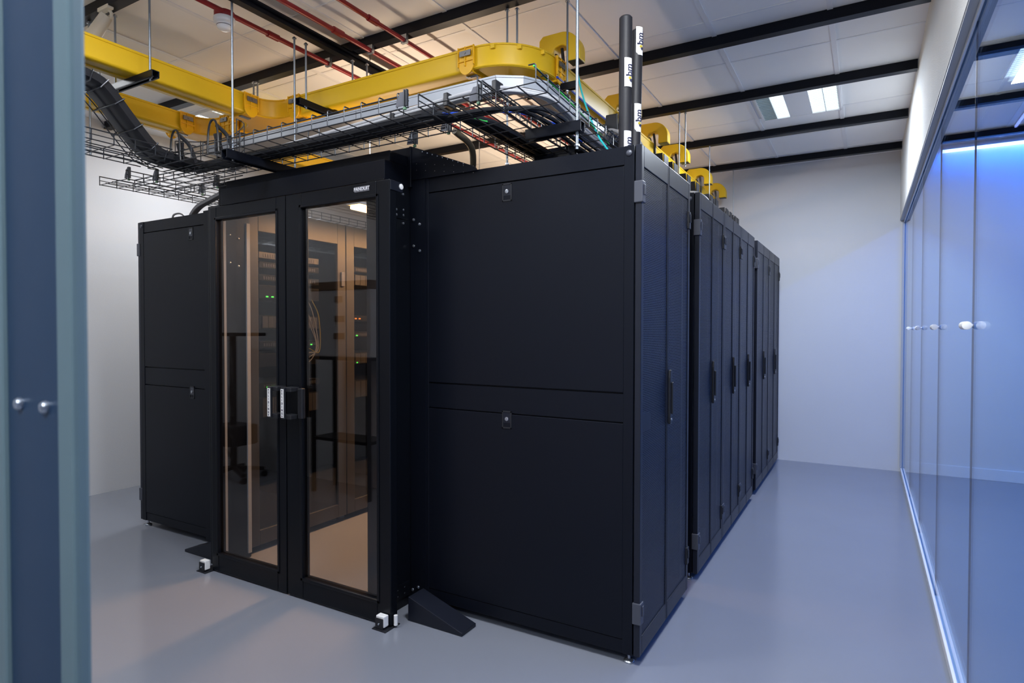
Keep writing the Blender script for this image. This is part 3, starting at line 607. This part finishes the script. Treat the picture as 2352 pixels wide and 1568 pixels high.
def channel(a, b, label, w_=.038, h_=.030, group='black trapeze channels'):
    a, b = Vector(a), Vector(b); d = (b-a).normalized(); sd = d.cross(Vector((0,0,1)))
    m = MB(); t = .005
    m.bar(a, b, w_, t); m.bar(a+sd*(w_/2-t/2)-Vector((0,0,h_/2)), b+sd*(w_/2-t/2)-Vector((0,0,h_/2)), t, h_); m.bar(a-sd*(w_/2-t/2)-Vector((0,0,h_/2)), b-sd*(w_/2-t/2)-Vector((0,0,h_/2)), t, h_)
    m.bar(a+sd*(w_/2-.006)-Vector((0,0,h_)), b+sd*(w_/2-.006)-Vector((0,0,h_)), .010, t); m.bar(a-sd*(w_/2-.006)-Vector((0,0,h_)), b-sd*(w_/2-.006)-Vector((0,0,h_)), .010, t)
    return tag(m.build('support_channel', 'black', bevel=.001), label, 'channel', group)
channel((-2.68, -.60, 2.640), (-2.26, -.60, 2.640), 'black channel holding up the yellow duct at upper left')
channel((-1.94, 0.0, 2.642), (-1.94, .45, 2.642), 'black channel under the long yellow duct left of centre')
channel((-.80, .56, 2.636), (-.50, .56, 2.636), 'black channel just right of the yellow elbow')
channel((-1.93, -.46, 2.240), (-1.93, .06, 2.240), 'heavy black channel under the wire basket over the door', .045, .04)
channel((-.50, .03, 2.232), (-.235, .03, 2.232), 'black channel under the baskets over the nearest rack', .045, .04)
# ================================================================== PALE TRUNKING
t0, t1 = 2.450, 2.500
tp = [(-2.75, 0.0), (-.645, 0.0), (-.543, .069), (-.480, .172), (-.480, 4.4), (-.580, 4.4), (-.580, .205), (-.61, .14), (-.675, .10), (-2.75, .10)]
o = thing('cable_trunking', (-1.6, .05, t0), 'pale grey cable trunking with a faceted bend, under the long yellow duct', 'cable trunking')
MB().slab(tp, t0, t1-.010).build('base', 'trunk', o, bevel=.001)
tl = [(-2.75, -.002), (-.645, -.002), (-.541, .067), (-.478, .171), (-.478, 4.4), (-.582, 4.4), (-.582, .205), (-.61, .14), (-.675, .102), (-2.75, .102)]
MB().slab(tl, t1-.010, t1).build('lid', 'trunk', o, bevel=.001)
k_ = MB(); k_.box(-.648, -.646, -.0025, .0, t0, t1); k_.box(-1.5, -1.498, -.0025, 0, t0, t1); k_.build('joint_cover', 'greycab', o)
# ================================================================== WIRE BASKETS
def basket(name, x0, x1, y0, y1, z, label, axis='x', h=.052, hook_side=None, step=.10, rise=None):
    m = MB(); r = .0029
    L0_, L1_ = (x0, x1) if axis == 'x' else (y0, y1); A, B = (y0, y1) if axis == 'x' else (x0, x1)
    P = (lambda l, a, zz: (l, a, zz + (rise(l) if rise else 0))) if axis == 'x' else (lambda l, a, zz: (a, l, zz + (rise(l) if rise else 0)))
    n = max(1, int(abs(L1_-L0_)/.15)); ls = [L0_+(L1_-L0_)*i/n for i in range(n+1)]
    k = max(2, round((B-A)/.075))
    for i in range(k+1): m.tube([P(l, A+(B-A)*i/k, z) for l in ls], r, 6)
    for a in (A, B):
        m.tube([P(l, a, z+h) for l in ls], r*1.1, 6); m.tube([P(l, a, z+h*.5) for l in ls], r*.8, 6)
    q = int((L1_-L0_)/step)
    for i in range(q+1):
        l = L0_+step*i+.002
        pts = [P(l, A, z+h), P(l, A, z-r), P(l, B, z-r), P(l, B, z+h)]
        if hook_side is not None:
            if hook_side <= 0: pts = [P(l, A+.030, z+h+.016), P(l, A+.004, z+h+.016), P(l, A-.001, z+h+.010)] + [P(l, A-.001, z)] + pts[2:]
            else: pts = pts[:2] + [P(l, B+.001, z), P(l, B+.001, z+h+.010), P(l, B-.004, z+h+.016), P(l, B-.030, z+h+.016)]
        m.tube(pts, r, 6)
    return tag(m.build(name, 'blackwire'), label, 'cable tray', 'black wire basket trays')
basket('wire_basket', -2.66, -.80, -.42, -.09, 2.252, 'black wire basket tray crossing above the glass doors', 'x', .052, -1)
basket('wire_basket', -.80, -.51, -.36, 4.3, 2.255, 'black wire basket tray over the nearest rack, left one of the two', 'y', .052, 1, .1, lambda l: max(0, .04*(.1-l)))
basket('wire_basket', -.50, -.265, -.34, 4.3, 2.252, 'black wire basket tray over the nearest rack, right one under the pale trunking', 'y', .052, 1, .1, lambda l: max(0, .05*(.1-l)))
basket('wire_basket', -3.30, -3.0, -.36, 4.0, 2.250, 'lowest black wire basket at left with an open square end', 'y', .05)
basket('wire_basket', -2.66, -2.36, -1.95, -.46, 2.252, 'black wire basket at far left running toward the viewer', 'y', .05)
basket('wire_basket', -3.02, -2.35, -.30, -.05, 2.215, 'small black wire basket joining the left baskets above the door header', 'x', .04)
# small steel clamps on baskets
def clamp(x, y, z, label):
    o = thing('tray_clamp', (x, y, z), label, 'clamp', 'tray joint clamps')
    MB().ext([(x-.034, y, z), (x+.010, y, z), (x+.010, y, z+.055), (x-.012, y, z+.055), (x-.030, y, z+.02)], (0,.003,0)).build('plate', 'grey', o)
    for q in (.012, .024): MB().box(x+q, x+q+.006, y-.008, y+.004, z-.006, z+.060).build('hook_bar', 'blackwire', o)
    MB().box(x+.008, x+.020, y-.005, y+.005, z-.018, z-.008).build('tip', mat('pale_green_tip', (.10,.22,.12), .5) if 'pale_green_tip' not in bpy.data.materials else bpy.data.materials['pale_green_tip'], o)
clamp(-.83, -.425, 2.262, 'grey steel clamp with green tip where the baskets meet, nearer one'); clamp(-.55, -.31, 2.268, 'grey steel clamp under the pale trunking bend')
clamp(-.86, -.085, 2.262, 'grey steel clamp holding the brown hose'); clamp(-1.06, -.08, 2.235, 'dark steel clamp on the lower edge of the basket over the door')
clamp(-2.60, -.05, 2.225, 'dark steel clamp on the left basket above the header'); clamp(-3.02, -.34, 2.262, 'dark steel clamp at the open end of the lowest basket')
clamp(-3.01, .12, 2.262, 'dark steel clamp midway on the lowest basket'); clamp(-2.80, -.30, 2.23, 'dark steel clamp between the two left baskets')
# single standing loops above the basket edge
for x_, lb in ((-1.72, 'thin wire loop standing on the basket behind the second rod'), (-1.16, 'thin wire loop standing on the basket under the trunking')):
    tag(MB().tube(smoothpath([(x_, -.12, 2.27), (x_, -.12, 2.375), (x_+.012, -.118, 2.392), (x_+.068, -.118, 2.392), (x_+.08, -.12, 2.375), (x_+.08, -.12, 2.27)], 4), .003, 6).build('wire_loop', 'blackwire', smooth=True), lb, 'wire loop', 'wire loops on the basket')
# arched cable retainers at the left end of the basket
for x_, lb in ((-2.40, 'tall arched black cable retainer beside the black chute'), (-2.075, 'tall arched black cable retainer behind the nearest rod')):
    o = thing('cable_retainer', (x_, -.42, 2.26), lb, 'cable retainer', 'arched cable retainers')
    MB().tube(smoothpath([(x_-.045, -.42, 2.255), (x_-.038, -.42, 2.36), (x_-.022, -.42, 2.408), (x_, -.42, 2.420), (x_+.022, -.42, 2.408), (x_+.038, -.42, 2.36), (x_+.045, -.42, 2.255)]), .0055, 8).build('arch', 'cable', o, smooth=True)
    MB().ext([(x_-.03, -.40, 2.36), (x_+.03, -.40, 2.36), (x_+.018, -.395, 2.31), (x_+.03, -.39, 2.26), (x_-.03, -.39, 2.26), (x_-.018, -.395, 2.31)], (0,.012,0)).build('saddle', 'blackplas', o, bevel=.003)
    MB().tube(smoothpath([(x_, -.40, 2.400), (x_+.03, -.36, 2.35), (x_+.045, -.33, 2.26)]), .010, 8).build('support_arm', 'blackplas', o, smooth=True)
m = MB()
for zq in (2.30, 2.36, 2.425):
    m.tube(smoothpath([(-2.60, -.30, zq), (-2.45, -.22, zq-.005), (-2.25, -.20, zq), (-2.02, -.28, zq), (-1.97, -.36, zq)]), .0028, 6)
for q in ((-2.60,-.30), (-2.47,-.23), (-2.36,-.205), (-2.25,-.20), (-2.13,-.23), (-2.02,-.28), (-1.97,-.36)): m.tube([(q[0], q[1], 2.27), (q[0], q[1], 2.425)], .0028, 6)
tag(m.build('wire_fence', 'blackwire'), 'curved wire side guard behind the arched retainers', 'wire guard')
# black chute descending from the upper left
pth = [(-1.45, 2.575), (-.95, 2.585), (-.80, 2.575), (-.73, 2.535), (-.62, 2.415), (-.52, 2.315), (-.44, 2.285), (-.25, 2.280)]
sp_ = smoothpath([(-2.50, y, z) for y, z in pth], 5)
m = MB(); ww = .085
prof = [(-ww, .018), (-ww, -.018), (-ww+.01, -.024), (-.02, -.024), (-.016, -.019), (.016, -.019), (.02, -.024), (ww-.01, -.024), (ww, -.018), (ww, .018), (ww-.008, .018), (ww-.008, -.012), (-ww+.008, -.012), (-ww+.008, .018)]
n = len(prof); vs = []; fs = []
for i, p in enumerate(sp_):
    t_ = (sp_[min(i+1, len(sp_)-1)]-sp_[max(i-1, 0)]).normalized(); nn = Vector((1,0,0)).cross(t_).normalized()
    if nn.z < 0: nn = -nn
    vs += [p+Vector((1,0,0))*u+nn*v for u, v in prof]
for i in range(len(sp_)-1): fs += [(i*n+k, i*n+(k+1) % n, (i+1)*n+(k+1) % n, (i+1)*n+k) for k in range(n)]
fs += [tuple(range(n)), tuple(len(vs)-n+k for k in range(n))]
m.add(vs, fs)
ch = thing('cable_chute', (-2.5, -.6, 2.27), 'black cable chute curving down from the upper left into the wire basket', 'cable chute')
m.build('channel', 'blackplas', ch, smooth=True)
m = MB()
for i in range(9, len(sp_)-4, 4):
    p = sp_[i]; t_ = (sp_[i+1]-sp_[i-1]).normalized(); nn = Vector((1,0,0)).cross(t_).normalized(); nn = nn if nn.z > 0 else -nn; X_ = Vector((1,0,0))
    m.tube([p-X_*.15+nn*.02, p-X_*.13-nn*.030, p-X_*.0-nn*.034, p+X_*.085-nn*.034, p+X_*.095+nn*.02], .0035, 6)
for u in (-.15, -.10): m.tube([p+Vector((u, 0, -.025)) for p in sp_[6:-3]], .003, 6)
m.build('wire_cradle', 'blackwire', ch)
MB().cyl((-2.413, -.93, 2.572), (1,0,0), .014, .006, 14).build('end_cap', mat('pale_green_cap', (.12,.30,.18), .4), ch)
# ================================================================== CABLES
def cable(pts, r, m, name, label, group, n=8, cat='cable', k=6):
    return tag(MB().tube(smoothpath(pts, k), r, n).build(name, m, smooth=True), label, cat, group)
for i in range(3):
    y = -.27+.036*i
    cable([(-2.55, y, 2.272), (-2.0, y, 2.270), (-1.4, y+.01, 2.271), (-1.0, y, 2.273), (-.84+.02*i, y+.03, 2.285), (-.75+.03*i, y+.12, 2.288), (-.71+.036*i, y+.30, 2.278), (-.70+.036*i, .6, 2.268), (-.70+.036*i, 3.6, 2.268)], .0165, 'cable', 'power_cable',
          ['black power cable nearest the viewer in the basket over the door', 'middle black power cable of three in the basket over the door', 'rearmost of the three black power cables in the basket over the door'][i], 'black power cables in the baskets')
for i in range(3):
    cable([(-2.3, -.20+.022*i, 2.275), (-1.5, -.20+.022*i, 2.272), (-.95, -.19+.022*i, 2.278), (-.55+.04*i, -.16+.02*i, 2.282), (-.43+.04*i, .05, 2.276), (-.45+.035*i, .6, 2.265), (-.45+.035*i, 3.6, 2.265)], .010, 'cable', 'data_cable', 'thin black data cable beside the power cables in the basket', 'thin black data cables')
for i in range(6):
    yy = -.075+.014*(i % 3); zz_ = 2.345+.016*(i//3) 
    cable([(-2.45, yy, zz_-.055), (-2.2, yy, zz_-.01), (-1.6, yy, zz_+.02), (-1.0, yy, zz_+.045), (-.62, yy+.01, zz_+.055), (-.47+.012*(i % 3), .06+.01*i, zz_+.05), (-.43+.012*(i % 3), .25, zz_+.02), (-.42+.012*(i % 3), .7, zz_-.03), (-.42+.012*(i % 3), 3.4, zz_-.05)], .0075, 'whitecab', 'white_cable', 'white cable bundled beneath the pale trunking', 'white cables beneath the trunking')
for q, lb in (((-1.18, 2.35), 'black strap binding the white cables at the left'), ((-.86, 2.385), 'black strap binding the white cables near the middle'), ((-.60, 2.39), 'black strap binding the white cables at the bend')):
    tag(MB().box(q[0]-.012, q[0]+.012, -.092, -.030, q[1]-.012, q[1]+.048).build('hook_and_loop_strap', 'blackplas', bevel=.004), lb, 'strap', 'black cable straps')
cable([(-.78, -.22, 2.285), (-.62, -.10, 2.30), (-.50, .0, 2.30), (-.42, .15, 2.285), (-.40, .4, 2.27)], .004, 'bluecab', 'blue_cable', 'short blue cable curving in the basket over the nearest rack', None)
cable([(-.283, -.32, 2.345), (-.284, -.2, 2.335), (-.285, .1, 2.305), (-.30, .5, 2.270)], .0035, 'greencab', 'green_cable', 'bright green cable along the edge of the right basket', None)
cable([(-1.0, -.20, 2.29), (-.86, -.17, 2.295), (-.74, -.16, 2.29), (-.66, -.05, 2.28)], .004, 'greencab', 'green_cable', 'short green cable crossing the corner of the baskets', None)
cable([(-.585, .50, 2.657), (-.597, .9, 2.652), (-.592, 1.25, 2.648)], .006, 'bluecab', 'blue_cable', 'blue cable lying under the yellow duct behind the aqua cable', None)
cable([(-.52, .60, 2.78), (-.50, .56, 2.70), (-.40, .42, 2.48), (-.27, .28, 2.25), (-.18, .24, 2.12), (-.16, .24, 2.0)], .0045, 'aqua', 'fibre_cable', 'thin aqua cable hanging from the largest yellow spout', 'aqua fibre cables')
cable([(-.52, 1.54, 2.78), (-.50, 1.50, 2.70), (-.39, 1.28, 2.45), (-.29, 1.12, 2.22), (-.24, 1.10, 2.05)], .0045, 'aqua', 'fibre_cable', 'thin aqua cable hanging from the second yellow spout', 'aqua fibre cables')
for i in range(4):
    cable([(-.47+.008*i, .8+.03*i, 2.36), (-.36+.014*i, .62+.03*i, 2.375), (-.24+.016*i, .48+.02*i, 2.31), (-.14+.012*i, .38+.02*i, 2.19), (-.10+.01*i, .33+.02*i, 2.06)], .009, 'whitecab', 'white_cable', 'white cable arching down into the nearest rack beside the foam pipes', 'white cables arching into the rack')
    cable([(-.36, 2.05+.02*i, 2.34), (-.25+.01*i, 1.9, 2.30), (-.15+.012*i, 1.8, 2.22), (-.08+.01*i, 1.74, 2.07)], .008, 'whitecab', 'white_cable', 'white cable dropping into the rack behind the first gap', 'white cables dropping behind the gap')
for i in range(6):
    dy, dz = .014*(i % 3), .012*(i//3)
    cable([(-3.14, .10+dy, 2.04+dz), (-3.10, .10+dy, 2.11+dz), (-3.02, .10+dy, 2.165+dz), (-2.90, .10+dy, 2.195+dz), (-2.72, .10+dy, 2.235+dz), (-2.55, .10+dy, 2.27+dz)], .0075, 'greycab', 'grey_cable', 'grey cable in the bundle rising from the leftmost rack to the baskets', 'grey cables rising at left')
tag(MB().tube(smoothpath([(-3.24, .06, 2.085), (-3.22, .06, 2.125), (-3.17, .08, 2.13), (-3.12, .10, 2.085)]), .006, 8).build('cable_ring', 'greycab', smooth=True), 'small grey ring bracket on top of the leftmost rack', 'bracket')
cable([(-.86, -.02, 2.28), (-.86, .12, 2.24), (-.92, .22, 2.14), (-1.0, .30, 2.04)], .016, 'hose', 'corrugated_hose', 'brownish translucent hose dropping behind the pointed black gusset', None, 12, 'hose')
# conduit saddle block on the near rack top and black drop guides
tag(MB().box(-.70, -.46, .46, .60, 2.093, 2.285).build('cable_entry_box', 'black', bevel=.006), 'black cable entry box standing on the nearest rack top', 'box')
def drop_guide(y, label, x=-.40, z0=2.30, h=.22):
    o = thing('cable_drop_guide', (x, y, z0), label, 'cable guide', 'black cable drop guides')
    MB().ext([(x-.055, y, z0), (x+.05, y, z0), (x+.038, y, z0+h), (x+.010, y, z0+h), (x-.028, y, z0+h)], (0, .010, 0)).build('back_plate', 'blackplas', o, bevel=.004)
    m = MB(); pp = smoothpath([(x+.044, y, z0+h-.01), (x+.046, y, z0+.10), (x+.060, y, z0+.02), (x+.10, y, z0-.06)], 5)
    for a in range(len(pp)-1): m.bar(pp[a], pp[a+1], .10, .008, (0,1,0)) if False else m.ext([pp[a]+Vector((0,-.002,0)), pp[a+1]+Vector((0,-.002,0)), pp[a+1]+Vector((.006,-.002,0)), pp[a]+Vector((.006,-.002,0))], (0, .10, 0))
    m.build('curved_lip', 'blackplas', o, smooth=True); return o
labs = ['largest black cable guide in front of the second spout, left of the foam pipes', 'black cable guide with bright edge just left of the foam pipes', 'black cable guide below the third spout', 'black cable guide between the third and fourth spouts', 'black cable guide below the fourth spout', 'black cable guide between the fourth and fifth spouts',
        'black cable guide below the fifth spout', 'black cable guide just before the rearmost spout', 'black cable guide below the rearmost spout', 'black cable guide behind the rearmost spout', 'black cable guide near the back wall, left of its pair', 'rearmost black cable guide near the back wall']
for i, yy in enumerate((.78, 1.02, 1.62, 1.86, 2.22, 2.50, 3.0, 3.22, 3.66, 3.86, 4.1, 4.24)): drop_guide(yy, labs[i])
# ================================================================== TALL FOAM PIPES
for (bx, by, tx, ty, zt, r, lb, labz) in ((-.055, .045, -.05, .035, 2.622, .0265, 'tall black foam pipe with white letter label, left and nearer of two', (2.335, 2.045)), (-.035, .105, -.033, .125, 2.60, .0245, 'tall black foam pipe behind its twin, only its right edge showing', (2.49, 2.172))):
    o = thing('foam_pipe', (bx, by, HX), lb, 'pipe', 'tall black foam pipes')
    dv = Vector((tx-bx, ty-by, zt-HX)); MB().lathe((bx, by, HX), dv, [(-.06, r), (dv.length-.006, r), (dv.length, r-.005), (dv.length-.02, r-.010)], 28).build('tube', 'foam', o, smooth=True)
    for zl in labz:
        c = Vector((bx, by, HX)) + dv*((zl+.055-HX)/dv.length); fwd = 5.25 if r > .025 else 5.05  # radians; label faces the doorway and to the right
        a0, a1, n_ = math.radians(-78), math.radians(-8), 10; z0_, z1_ = zl, zl+.115
        vs = []; fs = []
        for i in range(n_+1):
            a = a0+(a1-a0)*i/n_
            for zq in (z0_, z1_): vs += [(c.x+(r+.0006)*math.cos(a), c.y+(r+.0006)*math.sin(a), zq), (c.x+(r+.0016)*math.cos(a), c.y+(r+.0016)*math.sin(a), zq)]
        for i in range(n_):
            b0, b1 = i*4, i*4+4; fs += [(b0+1, b1+1, b1+3, b0+3), (b0, b0+2, b1+2, b1), (b0, b1, b1+1, b0+1), (b0+2, b0+3, b1+3, b1+2)]
        lo = MB().add(vs, fs).build('label_sticker', 'white', o, smooth=True)
        am = math.radians(-36); nrm = Vector((math.cos(am), math.sin(am), 0)); side = Vector((math.sin(am), -math.cos(am), 0))
        t_ = lettering('bm', .040, c+nrm*(r+.0012)+Vector((0,0,zl+.066-c.z)), (0,0,1), -Vector((-math.sin(am), math.cos(am), 0)), 'ink', lo, 'lettering', .0012)
        MB().cyl(c+nrm*(r-.002)+Vector((0,0,zl+.034-c.z))+side*-.002, nrm, .0065, .0048, 12).build('round_mark', 'gold', lo)
        MB().cyl(c+nrm*(r-.002)+Vector((0,0,zl+.026-c.z))+side*-.006, nrm, .0055, .0052, 12).build('round_mark', 'ink', lo)
# ================================================================== THINGS NEAR THE FRONT WALL (seen mirrored in the door glass)
tb_ = thing('tall_stand', (-2.9, -1.90, 0), 'tall black steel stand with a low shelf, mirrored in the right glass leaf', 'stand')
for (xx, yy) in ((-3.20, -1.94), (-2.58, -1.94), (-3.20, -1.70), (-2.58, -1.70)): MB().box(xx-.016, xx+.016, yy-.016, yy+.016, 0, 1.11).build('leg', 'blackalu', tb_, bevel=.002)
MB().box(-3.23, -2.55, -1.965, -1.675, 1.11, 1.135).build('top', 'blackalu', tb_, bevel=.003)
MB().box(-3.20, -2.58, -1.95, -1.69, .44, .465).build('shelf', 'blackalu', tb_, bevel=.003)
cb = thing('equipment_cabinet', (-2.95, -1.86, 1.135), 'grey white metal cabinet with dark stickers standing on the tall black stand', 'cabinet')
MB().box(-3.22, -2.56, -1.98, -1.70, 1.135, 1.68).build('body', 'boxw', cb, bevel=.006); MB().box(-3.225, -2.555, -1.985, -1.695, 1.68, 1.75).build('lid', 'brown', cb, bevel=.004)
for (a, b, z_) in ((-2.95, -2.86, 1.58), (-2.95, -2.84, 1.42), (-2.96, -2.84, 1.28)): MB().box(a, b, -1.70, -1.697, z_, z_+.05).build('sticker', 'brown', cb)
tr = thing('rolling_stand', (-4.15, -1.65, 0), 'black rolling pole stand with dangling cables, mirrored in the left glass leaf', 'rolling stand')
for k in range(5):
    a = 2*PI*k/5+.3; e = (-4.15+.26*math.cos(a), -1.62+.26*math.sin(a))
    MB().bar((-4.15, -1.62, .11), (e[0], e[1], .075), .04, .03).build('foot', 'blackplas', tr, bevel=.004); MB().cyl((e[0]-.012, e[1], .028), (1,0,0), .028, .024, 16).build('caster', 'blackplas', tr, smooth=True)
MB().tube([(-4.15, -1.62, .1), (-4.15, -1.62, 1.30)], .032, 14).build('pole', 'blackplas', tr, smooth=True)
MB().box(-4.32, -3.98, -1.76, -1.48, .32, .50).build('battery_box', 'blackplas', tr, bevel=.02); MB().box(-4.38, -3.92, -1.80, -1.46, 1.30, 1.33).build('tray', 'blackplas', tr, bevel=.006)
MB().tube(smoothpath([(-4.08, -1.55, 1.3), (-4.0, -1.5, 1.0), (-3.96, -1.5, .72), (-4.02, -1.52, .6), (-4.10, -1.55, .75), (-4.08, -1.56, 1.1)]), .008, 8).build('hanging_cable', 'cable', tr, smooth=True)
MB().tube(smoothpath([(-4.1, -1.5, .48), (-3.95, -1.48, .40), (-3.97, -1.48, .22), (-4.08, -1.5, .3)]), .008, 8).build('hanging_cable', 'cable', tr, smooth=True)
